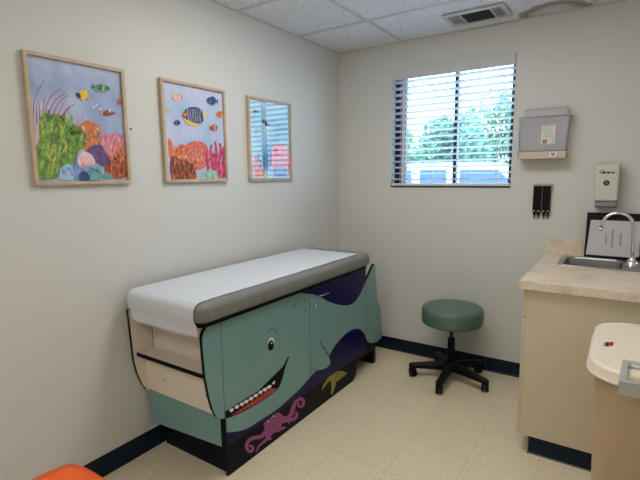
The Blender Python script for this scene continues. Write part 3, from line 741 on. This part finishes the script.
# cushion
b = MB(); b.prism(rrect(.034, -2.030, .552, -.545, .02, 3), 2, .784, .800, M_black); b.build('cushion_board', T)
b = MB(); b.prism(rrect(.044, -2.050, .575, -.520, .05, 6), 2, .8005, .893, M_cush); b.build('cushion', T, bevel=.034, seg=6)

# examination paper laid over the cushion
prof = [(-.63, .8945), (-1.0, .8946), (-1.5, .8946), (-1.95, .8946), (-2.008, .8946), (-2.028, .891), (-2.044, .881), (-2.052, .868), (-2.0545, .85), (-2.0545, .83), (-2.050, .81), (-2.042, .798), (-2.038, .785), (-2.036, .765), (-2.035, .750), (-2.034, .735)]
def resample(pr, n):
    out = []
    for (a, b_) in zip(pr, pr[1:]):
        l = math.hypot(b_[0] - a[0], b_[1] - a[1]); k = max(1, int(l / n))
        for i in range(k): out.append((a[0] + (b_[0] - a[0]) * i / k, a[1] + (b_[1] - a[1]) * i / k))
    return out + [pr[-1]]
rp = resample(prof, .03)
b = MB(); NX = 24; grid = []
rnd = random.Random(4)
for i, (y, z) in enumerate(rp):
    row = []
    for j in range(NX + 1):
        x = .062 + (.532 - .062) * j / NX
        lift = .0012 + .0010 * math.sin(x * 31 + y * 9) * math.sin(y * 13 + 1) * min(1, max(0, (y + 2.0) / .3))
        yy, zz = (y - .0015 * min(1, max(0, (-2.0 - y) / .04)), z + lift)
        if z < .80:
            zz -= 0.0
            yy -= .002 * math.sin(x * 24)*((.80 - z) / .06)
        if i == len(rp) - 1: zz += .012 * (abs(x - .29) / .25) ** 6
        row.append(b.bm.verts.new((x, yy, zz)))
    grid.append(row)
for i in range(len(grid) - 1):
    for j in range(NX):
        f = b.bm.faces.new((grid[i][j], grid[i][j + 1], grid[i + 1][j + 1], grid[i + 1][j])); f.material_index = b.mi(M_paper); f.smooth = True
pp = b.build('exam_paper'); sd = pp.modifiers.new('thickness', 'SOLIDIFY'); sd.thickness = .0006; sd.offset = 1
tag(pp, 'white paper sheet rolled out over the grey exam table cushion', 'paper')

# ------------------------------------------------------------------ rolling stool
sc = Vector((1.07, -.285, 0)); S = empty('rolling_stool', sc); tag(S, 'round green cushioned stool on five black castors in front of the back wall', 'stool')
b = MB()
pr_ = [(.001, .408), (.19, .408), (.2, .413), (.2045, .424), (.2045, .434), (.2057, .440), (.2057, .492), (.204, .507), (.197, .519), (.184, .5265), (.15, .530), (.08, .532), (.001, .5325)]
b.lathe([(r, z) for r, z in pr_], (sc.x, sc.y, 0), M_seat, 64); b.build('seat', S)
b = MB(); b.lathe([(.001, .378), (.06, .378), (.085, .385), (.12, .406), (.001, .4065)], (sc.x, sc.y, 0), M_bplast, 24); b.build('seat_plate', S)
b = MB(); b.lathe([(.001, .26), (.013, .26), (.013, .377), (.001, .377)], (sc.x, sc.y, 0), mat('dark_steel', (.03, .03, .03), .3, metal=.6), 20)
b.lathe([(.001, .12), (.030, .12), (.026, .20), (.025, .265), (.023, .30), (.0135, .305), (.0135, .31)], (sc.x, sc.y, 0), M_bplast, 20); b.build('column', S)
b = MB(); b.lathe([(.001, .075), (.045, .075), (.052, .09), (.05, .125), (.034, .14), (.001, .14)], (sc.x, sc.y, 0), M_bplast, 20); b.build('hub', S)
for a in (56, 128, 200, 272, 344):
    t = math.radians(a); dv = Vector((math.cos(t), math.sin(t), 0)); n = Vector((-dv.y, dv.x, 0))
    b = MB(); secs = []
    for r, hw, z0, z1 in ((.035, .029, .070, .128), (.12, .026, .070, .118), (.22, .023, .066, .101), (.262, .024, .066, .095), (.284, .014, .066, .090)):
        c = sc + dv * r
        secs.append([b.bm.verts.new(c + n * s * hw * q + Vector((0, 0, z))) for s, z, q in ((-1, z0, 1), (1, z0, 1), (1, z0 + (z1 - z0) * .6, 1), (.5, z1, 1), (-.5, z1, 1), (-1, z0 + (z1 - z0) * .6, 1))])
    for A, B in zip(secs, secs[1:]):
        for k in range(6): b.bm.faces.new((A[k], A[(k + 1) % 6], B[(k + 1) % 6], B[k]))
    b.bm.faces.new(secs[0]); b.bm.faces.new(secs[-1]); b.mi(M_bplast)
    b.build('leg', S, bevel=.002)
    c = sc + dv * .262; t2 = t + 1.1 + .7 * math.sin(a); ax = Vector((math.cos(t2), math.sin(t2), 0)); fw = Vector((-ax.y, ax.x, 0))
    b = MB(); wc = c + fw * .012
    for s in (-1, 1): b.tube([wc + ax * s * .005 + Vector((0, 0, .030)), wc + ax * s * .008 + Vector((0, 0, .030)), wc + ax * s * .019 + Vector((0, 0, .030)), wc + ax * s * .022 + Vector((0, 0, .030))], [.027, .030, .030, .024], M_bplast, 20)
    b.tube([wc + ax * -.006 + Vector((0, 0, .030)), wc + ax * .006 + Vector((0, 0, .030))], .012, M_bplast, 12)
    b.tube([c + Vector((0, 0, .03)), c + Vector((0, 0, .064))], .007, M_bplast, 10)
    # hood
    hood = []
    for k in range(9):
        g = math.radians(20 + 150 * k / 8); hood.append(wc + fw * math.cos(g) * .0345 + Vector((0, 0, .030 + math.sin(g) * .0345)))
    for p0, p1 in zip(hood, hood[1:]): b.face([p0 - ax * .018, p0 + ax * .018, p1 + ax * .018, p1 - ax * .018], M_bplast)
    b.build('caster', S)

# ------------------------------------------------------------------ sink cabinet
CX0, CY0, CZ = 1.635, -.915, .90
C = empty('base_cabinet', ((CX0 + XR) / 2, CY0 / 2, 0)); tag(C, 'almond sink cabinet in the back right corner, its plain end panel towards the camera', 'cabinet')
b = MB(); b.box(CX0, XR - .002, CY0, CY0 + .018, .096, .858, M_cab); b.box(CX0, XR - .002, -.023, -.005, .096, .858, M_cab)
b.box(CX0, XR - .002, CY0 + .018, -.023, .096, .114, M_cab); b.box(XR - .012, XR - .002, CY0 + .018, -.023, .114, .70, M_cab); b.box(CX0, CX0 + .018, CY0 + .018, -.023, .114, .858, M_cab)
b.build('body', C)
b = MB(); b.box(1.676, XR - .002, CY0 + .013, -.006, .0, .0955, M_navy); b.box(1.672, XR - .002, CY0 + .010, CY0 + .013, .0, .092, M_navy); b.box(1.668, XR - .002, CY0 + .004, CY0 + .0105, .0, .006, mat('toe_edge_grey', (.10, .12, .14), .4)); b.build('toe_kick', C)
for k, (a, c_) in enumerate(((CY0 + .002, -.462), (-.458, -.008))):
    b = MB(); b.box(CX0 - .019, CX0 - .0008, a, c_, .10, .715, M_cab); b.box(CX0 - .0192, CX0 - .0006, a - .0006, a, .10, .715, M_cabedge); d = b.build('door', C)
    b = MB(); yy = c_ - .04 if k == 0 else a + .04
    b.tube([(CX0 - .0195, yy, .62), (CX0 - .045, yy, .62), (CX0 - .045, yy, .53), (CX0 - .0195, yy, .53)], .004, M_chrome, 8); b.build('handle', d)
    b = MB(); b.box(CX0 - .019, CX0 - .0008, a, c_, .72, .850, M_cab); b.box(CX0 - .0192, CX0 - .0006, a - .0006, a, .72, .85, M_cabedge); d = b.build('drawer', C)
    b = MB(); yc = (a + c_) / 2; b.tube([(CX0 - .0195, yc - .045, .785), (CX0 - .045, yc - .045, .785), (CX0 - .045, yc + .045, .785), (CX0 - .0195, yc + .045, .785)], .004, M_chrome, 8); b.build('handle', d)
# countertop with sink cut-out
SX0, SX1, SY0, SY1 = 1.715, 2.025, -.405, -.085
W = empty('countertop', (1.93, -.467, .86)); tag(W, 'beige stone pattern countertop with backsplash, over the sink cabinet', 'countertop')
b = MB()
b.box(1.597, XR - .002, -.937, SY0, .860, CZ, M_counter); b.box(1.597, XR - .002, SY1, -.002, .860, CZ, M_counter)
b.box(1.597, SX0, SY0, SY1, .860, CZ, M_counter); b.box(SX1, XR - .002, SY0, SY1, .860, CZ, M_counter)
b.build('slab', W)
b = MB(); b.box(1.599, XR - .002, -.022, -.002, CZ + .0003, CZ + .098, M_counter); b.box(XR - .022, XR - .002, -.937, -.022, CZ + .0003, CZ + .098, M_counter); b.build('backsplash', W)
K = empty('sink', ((SX0 + SX1) / 2, (SY0 + SY1) / 2, CZ)); tag(K, 'small stainless steel sink let into the beige countertop', 'sink')
b = MB()
def ring(b, P0, P1, m):
    n = len(P0); A = [b.bm.verts.new(p) for p in P0]; B = [b.bm.verts.new(p) for p in P1]
    for i in range(n):
        f = b.bm.faces.new((A[i], A[(i + 1) % n], B[(i + 1) % n], B[i])); f.material_index = b.mi(m); f.smooth = True
def L3(x0, y0, x1, y1, r, z): return [(x, y, z) for x, y in rrect(x0, y0, x1, y1, r, 6)]
steps = [L3(SX0 - .018, SY0 - .018, SX1 + .075, SY1 + .018, .03, CZ + .0008), L3(SX0 - .015, SY0 - .015, SX1 + .072, SY1 + .015, .028, CZ + .0045), L3(SX0 + .008, SY0 + .008, SX1 - .008, SY1 - .008, .045, CZ + .003),
         L3(SX0 + .012, SY0 + .012, SX1 - .012, SY1 - .012, .045, CZ - .004), L3(SX0 + .022, SY0 + .022, SX1 - .022, SY1 - .022, .045, CZ - .12), L3(SX0 + .04, SY0 + .04, SX1 - .04, SY1 - .04, .04, CZ - .14), L3((SX0 + SX1) / 2 - .03, (SY0 + SY1) / 2 - .03, (SX0 + SX1) / 2 + .03, (SY0 + SY1) / 2 + .03, .028, CZ - .145)]
for a, c_ in zip(steps, steps[1:]): ring(b, a, c_, M_steel)
f = b.face(steps[-1], M_steel)
b.build('basin', K)
b = MB(); b.lathe([(.001, 0), (.022, 0), (.02, .003), (.001, .002)], ((SX0 + SX1) / 2, (SY0 + SY1) / 2, CZ - .1445), mat('drain_dark', (.1, .1, .1), .3, metal=1), 20); b.build('drain', K)
# faucet
fx, fy = 2.055, -.275
F = empty('faucet', (fx, fy, CZ + .0045)); tag(F, 'chrome gooseneck faucet standing at the right side of the sink', 'faucet')
b = MB(); b.lathe([(.001, 0), (.032, 0), (.031, .006), (.024, .010), (.022, .03), (.016, .04), (.012, .05), (.001, .05)], (fx, fy, CZ + .0048), M_chrome, 24); b.build('base', F)
path = [(fx, fy, CZ + .05), (fx - .004, fy, CZ + .14), (fx - .008, fy, CZ + .215)]
cxx, rr = fx - .008 - .072, .072
for k in range(1, 13):
    a = math.radians(170 * k / 12); path.append((cxx + rr * math.cos(a), fy, CZ + .228 + rr * .95 * math.sin(a)))
path.append((cxx - rr - .006, fy, CZ + .212))
b = MB(); b.tube(path, .0085, M_chrome, 14); b.tube([path[-1], (path[-1][0] - .003, fy, path[-1][2] - .018)], .0115, M_chrome, 14); b.build('spout', F)
b = MB(); b.tube([(fx + .012, fy, CZ + .045), (fx + .035, fy + .01, CZ + .055), (fx + .075, fy + .03, CZ + .075)], [.008, .006, .005], M_bplast, 10); b.tube([(fx + .018, fy - .002, CZ + .02), (fx + .03, fy - .002, CZ + .02)], .012, M_chrome, 12); b.build('lever', F)

# black tray with printed sheet leaning behind the sink
M_sheet = mat('white_sheet', (.60, .58, .60), .7)
M_ink = mat('printed_ink', (.10, .10, .12), .7)
BT = empty('sign_board', (1.97, -.06, CZ)); tag(BT, 'black board leaning on the backsplash behind the faucet, white printed sheet on it', 'board')
bx0, bx1, bz0, bz1 = 1.812, 2.215, .906, 1.176
def yb(z): return -.072 + (z - bz0) / (bz1 - bz0) * .052
b = MB(); vv = b.box(bx0, bx1, -.004, .004, bz0, bz1, M_bplast)
for q in vv: q.co.y += yb(q.co.z) 
b.build('backing', BT)
b = MB(); vv = b.box(bx0 + .010, 2.09, -.0052, -.0042, bz0 + .014, bz1 - .045, M_sheet)
for q in vv:
    if q.co.x < 2 and q.co.z > 1.05: q.co.x += .012
    q.co.y += yb(q.co.z)
for (x, z0, z1) in ((1.922, .990, 1.056), (1.954, .970, 1.082), (1.995, .988, 1.060)):
    n = int((z1 - z0) / .0085); rnd = random.Random(int(x * 1000))
    for k in range(n):
        z = z0 + (z1 - z0) * k / n
        for s in range(2):
            vv = b.box(x - .006 + s * .006, x - .0015 + s * .006 + rnd.uniform(-.001, .001), -.0054, -.0053, z, z + .005 + rnd.uniform(-.001, .001), M_ink)
            for q in vv: q.co.y += yb(q.co.z)
b.build('printed_sheet', BT)['label'] = 'white sheet with small upended print'
b = MB(); vv = b.box(2.094, 2.205, -.0052, -.0042, bz0 + .014, bz1 - .045, M_sheet)
for q in vv: q.co.y += yb(q.co.z)
b.build('blank_sheet', BT)

# ------------------------------------------------------------------ things on the back wall
# sharps container
M_milk = milky_mat('milky_plastic', (.62, .60, .66), .5)
M_milk2 = milky_mat('milky_lid', (.66, .68, .70), .5)
M_skin = mat('beige_bracket', (.56, .47, .38), .45)
Q = empty('sharps_container', (1.55, -.06, 1.51)); tag(Q, 'translucent wall mounted needle disposal box with a beige base, right of the window', 'sharps container')
b = MB(); A, B_ = b.prism([(1.425, 1.555), (1.675, 1.555), (1.69, 1.765), (1.408, 1.765)], 1, -.118, -.012, M_milk); b.build('box', Q, bevel=.006)
b = MB()
b.box(1.400, 1.700, -.126, -.010, 1.7655, 1.775, M_milk2)
b.prism([(-.012, 1.7755), (-.100, 1.7755), (-.088, 1.806), (-.058, 1.826), (-.012, 1.83)], 0, 1.430, 1.672, M_milk2)
b.tube([(1.398, -.122, 1.773), (1.385, -.122, 1.771), (1.381, -.11, 1.768)], .006, M_milk2, 8); b.build('lid', Q, bevel=.003)
b = MB(); b.box(1.416, 1.682, -.124, -.002, 1.508, 1.5545, M_skin); b.box(1.418, 1.68, -.0115, -.002, 1.554, 1.765, M_skin)
b.build('bracket', Q, bevel=.008)
b = MB(); b.prism([(1.590, 1.546), (1.634, 1.546), (1.630, 1.520), (1.596, 1.520)], 1, -.1262, -.1242, M_white)
b.prism([(1.598, 1.543), (1.626, 1.543), (1.620, 1.528), (1.612, 1.523), (1.604, 1.528)], 1, -.1278, -.1263, M_grey); b.build('latch', Q)
b = MB(); b.box(1.398, 1.412, -.122, -.010, 1.52, 1.764, M_milk2); b.build('side_rail', Q, bevel=.003)
M_label = mat('label_paper', (.66, .64, .60), .6); M_lred = mat('label_red', (.25, .012, .01), .6); M_lteal = mat('label_teal', (.22, .34, .32), .6)
b = MB(); ly = -.1186; b.box(1.540, 1.618, ly - .0008, ly, 1.598, 1.713, M_label)
b.box(1.549, 1.573, ly - .0012, ly - .0008, 1.603, 1.626, M_lred)
b.box(1.555, 1.567, ly - .0014, ly - .0012, 1.610, 1.612, M_label); b.box(1.555, 1.567, ly - .0014, ly - .0012, 1.616, 1.618, M_label)
for z, x0, x1, m in ((1.704, 1.55, 1.607, M_ink), (1.694, 1.547, 1.57, M_lteal), (1.686, 1.547, 1.598, M_lteal), (1.676, 1.547, 1.59, M_lteal), (1.666, 1.547, 1.61, M_grey), (1.654, 1.555, 1.605, M_grey), (1.643, 1.548, 1.61, M_grey)):
    b.box(x0, x1, ly - .0012, ly - .0008, z, z + .0025, m)
b.box(1.606, 1.6085, ly - .0012, ly - .0008, 1.616, 1.640, M_ink); b.box(1.600, 1.610, ly - .0012, ly - .0008, 1.605, 1.610, M_ink)
b.build('label_sticker', Q)
b = MB(); rnd = random.Random(2)
for k in range(16):
    x = rnd.uniform(1.46, 1.62); y = rnd.uniform(-.10, -.035); z = 1.562 + rnd.uniform(0, .012)
    a = rnd.uniform(0, 3.14); b.tube([(x, y, z), (x + .03 * math.cos(a), y + .012 * math.sin(a), z + rnd.uniform(0, .01))], .005, (M_lred, M_white, M_grey, M_skin)[k % 4], 6)
ct = b.build('used_needles'); tag(ct, 'small heap of used syringes seen through the translucent disposal box', 'syringes', kind='stuff')

# small black holder
Wd = empty('wall_holder', (1.55, -.02, 1.13)); tag(Wd, 'small grey topped holder with two black blocks ending in four prongs, under the needle box', 'wall holder')
b = MB(); b.box(1.497, 1.605, -.034, -.0015, 1.338, 1.352, mat('light_grey_metal', (.35, .34, .33), .4)); b.build('top_bar', Wd, bevel=.002)
b = MB(); b.box(1.512, 1.592, -.010, -.0015, 1.17, 1.338, mat('mid_grey_metal', (.16, .16, .16), .4)); b.build('backplate', Wd)
for x0 in (1.499, 1.555):
    b = MB(); b.box(x0, x0 + .046, -.032, -.0105, 1.165, 1.3375, M_bplast); o = b.build('black_block', Wd, bevel=.003)
    for dx in (.011, .035):
        b = MB(); b.lathe([(.001, 0), (.008, 0), (.008, -.012), (.0045, -.02), (.002, -.045)], (x0 + dx, -.021, 1.1645), M_bplast, 10); b.build('prong', o)
        b = MB(); b.lathe([(.004, 0), (.004, -.0015)], (x0 + dx, -.0322, 1.176), M_white, 10, 1); b.build('button', o)

# soap dispenser
SD = empty('soap_dispenser', (1.905, -.055, 1.21)); tag(SD, 'off white wall soap dispenser with round green badge above the counter', 'soap dispenser')
b = MB(); b.prism([(-.002, 1.248), (-.104, 1.248), (-.113, 1.262), (-.113, 1.445), (-.098, 1.468), (-.06, 1.476), (-.002, 1.476)], 0, 1.846, 1.964, M_offwhite); b.build('cover', SD, bevel=.012, seg=4)
b = MB(); b.prism([(-.003, 1.212), (-.085, 1.212), (-.104, 1.22), (-.104, 1.2475), (-.003, 1.2475)], 0, 1.850, 1.960, M_grey); b.build('push_bar', SD, bevel=.004)
b = MB(); b.lathe([(.0165, 0), (.0165, -.0015)], (1.903, -.1132, 1.359), mat('badge_green', (.015, .05, .03), .4), 24, 1)
b.lathe([(.0070, 0), (.0062, -.0006)], (1.903, -.1148, 1.359), mat('badge_ring', (.12, .2, .15), .4), 16, 1); b.build('badge', SD)
cu = D.curves.new('brand_text', 'FONT'); cu.body = 'Metrex'; cu.size = .021; cu.extrude = .0004; cu.offset = .0011; cu.align_x = 'CENTER'
to = D.objects.new('tmp_text', cu); COL.objects.link(to); bpy.context.view_layer.update()
dg = bpy.context.evaluated_depsgraph_get(); me = D.meshes.new_from_object(to.evaluated_get(dg)); D.objects.remove(to)
me.materials.clear(); me.materials.append(M_black)
lo = D.objects.new('logo_text', me); COL.objects.link(lo); lo.parent = SD; lo.location = Vector((1.908, -.1138, 1.413)) - ORG[SD.name]; lo.rotation_euler = (math.pi / 2, 0, 0)
b = MB(); arc = smooth_line([(1.882, 1.434), (1.870, 1.431), (1.865, 1.423), (1.869, 1.416), (1.876, 1.414)], 2); L_, R_ = ribbon(arc, .001, .001, .007)
for i in range(len(L_) - 1): b.face([(L_[i][0], -.1138, L_[i][1]), (L_[i + 1][0], -.1138, L_[i + 1][1]), (R_[i + 1][0], -.1138, R_[i + 1][1]), (R_[i][0], -.1138, R_[i][1])], M_black)
b.build('logo_swoosh', SD)

# ------------------------------------------------------------------ waste bin
BX0, BX1, BY0, BY1 = 1.926, 2.236, -1.69, -1.09
R_ = empty('waste_bin', ((BX0 + BX1) / 2, (BY0 + BY1) / 2, 0)); tag(R_, 'tan waste bin with a cream lid in front of the sink cabinet', 'waste bin')
b = MB()
st = [(0.0, .055, .05), (.02, .050, .05), (.70, .030, .09), (.766, .026, .10)]
prev = None
for z, ins, r in st:
    cur = [b.bm.verts.new((x, y, z)) for x, y in rrect(BX0 + ins, BY0 + ins, BX1 - ins, BY1 - ins, r, 8)]
    if prev:
        for i in range(len(cur)):
            f = b.bm.faces.new((prev[i], prev[(i + 1) % len(cur)], cur[(i + 1) % len(cur)], cur[i])); f.smooth = True
    else: b.bm.faces.new(cur)
    prev = cur
b.bm.faces.new(prev); b.mi(M_binb); b.build('body', R_)
b = MB()
st = [(.768, .014, .12), (.768, .002, .135), (.773, .0, .135), (.778, .003, .133), (.780, .005, .131), (.803, .007, .130), (.810, .011, .128), (.8125, .020, .12)]
prev = None
for z, ins, r in st:
    cur = [b.bm.verts.new((x, y, z)) for x, y in rrect(BX0 + ins, BY0 + ins, BX1 - ins, BY1 - ins, r, 8)]
    if prev:
        for i in range(len(cur)):
            f = b.bm.faces.new((prev[i], prev[(i + 1) % len(cur)], cur[(i + 1) % len(cur)], cur[i])); f.smooth = True
    else: b.bm.faces.new(cur)
    prev = cur
b.bm.faces.new(prev); b.mi(M_bin); ld = b.build('lid', R_)
# badge on the lid
b = MB(); Pn = Paint(b, 2, .8130, 598, 335, 26.67)
M_bred = mat('badge_red', (.45, .05, .05), .4)
Pn.poly([(165, 185), (400, 175), (425, 205), (415, 270), (380, 300), (140, 318)], M_label); Pn.poly([(215, 190), (290, 185), (285, 300), (200, 305)], M_black)
Pn.poly([(285, 185), (400, 182), (418, 205), (405, 275), (370, 300), (272, 305)], M_bred); Pn.poly([(345, 200), (400, 195), (405, 230), (385, 275), (335, 285)], M_plum)
for x in (160, 182): Pn.poly([(x, 195), (x + 12, 195), (x + 2, 300), (x - 12, 300)], M_black)
b.build('badge', ld)
# chrome handle frame
b = MB()
q = [at(a, c, 2, .832) for a, c in ((618.5, 380), (622.8, 359))]
dxh = q[1].x - q[0].x
hx0 = q[0].x; hy0 = q[0].y; hy1 = q[1].y
hx1 = hx0 + .17
b.prism([(hx0, hy0), (hx0 + .016, hy0), (hx0 + .016 + dxh, hy1), (hx0 + dxh, hy1)], 2, .816, .832, M_brite); b.box(hx1 - .020, hx1, hy0, hy1, .816, .832, M_brite)
b.box(hx0 + .014 + dxh, hx1 - .020, hy1 - .018, hy1, .816, .832, M_brite); b.box(hx0 + .017, hx1 - .020, hy0, hy0 + .016, .816, .832, M_brite)
b.box(hx0, hx1, hy0 - .004, hy0, .790, .832, M_alu); b.build('handle', ld, bevel=.0025)
b = MB(); b.lathe([(.001, 0), (.009, 0), (.008, .003), (.001, .003)], (hx0 + .062, (hy0 + hy1) / 2 + .01, .8125), M_black, 14); b.build('screw', ld)

# ------------------------------------------------------------------ orange chair
O = empty('plastic_chair', (.70, -2.79, 0)); tag(O, 'orange plastic chair whose seat corner shows at the bottom left', 'chair')
ox0, ox1, oy0, oy1 = .487, .93, -3.02, -2.567
b = MB(); NY = 14; NXX = 14; g = []
for i in range(NY + 1):
    row = []
    for j in range(NXX + 1):
        u = -1 + 2 * j / NXX; v = -1 + 2 * i / NY
        # squircle mapping keeps rounded corners
        uu = u * math.sqrt(1 - .17 * v * v * abs(v) ** 3); vv = v * math.sqrt(1 - .17 * u * u * abs(u) ** 3)
        x = (ox0 + ox1) / 2 + uu * (ox1 - ox0) / 2; y = (oy0 + oy1) / 2 + vv * (oy1 - oy0) / 2
        z = .472 - .022 * (1 - u * u) * (1 - v * v)
        row.append(b.bm.verts.new((x, y, z)))
    g.append(row)
for i in range(NY):
    for j in range(NXX): f = b.bm.faces.new((g[i][j], g[i][j + 1], g[i + 1][j + 1], g[i + 1][j])); f.smooth = True
b.mi(M_orange); o = b.build('seat', O); sd = o.modifiers.new('t', 'SOLIDIFY'); sd.thickness = .008; sd.offset = -1
b = MB(); g = []
for i in range(9):
    v = i / 8; z = .462 + .34 * v; row = []
    for j in range(11):
        u = -1 + j / 5; wv = .21 * math.sqrt(1 - .35 * v ** 4)
        row.append(b.bm.verts.new(((ox0 + ox1) / 2 + u * wv, oy0 - .005 - .06 * v + .03 * u * u, z)))
    g.append(row)
for i in range(8):
    for j in range(10): f = b.bm.faces.new((g[i][j], g[i][j + 1], g[i + 1][j + 1], g[i + 1][j])); f.smooth = True
b.mi(M_orange); o = b.build('backrest', O); sd = o.modifiers.new('t', 'SOLIDIFY'); sd.thickness = .008
for x, dx in ((ox0 + .07, -.02), (ox1 - .07, .02)):
    for y, dy in ((oy0 + .07, -.03), (oy1 - .09, .02)):
        b = MB(); b.tube([(x, y, .428), (x + dx, y + dy, .0)], .011, M_chrome, 10); b.build('leg', O)
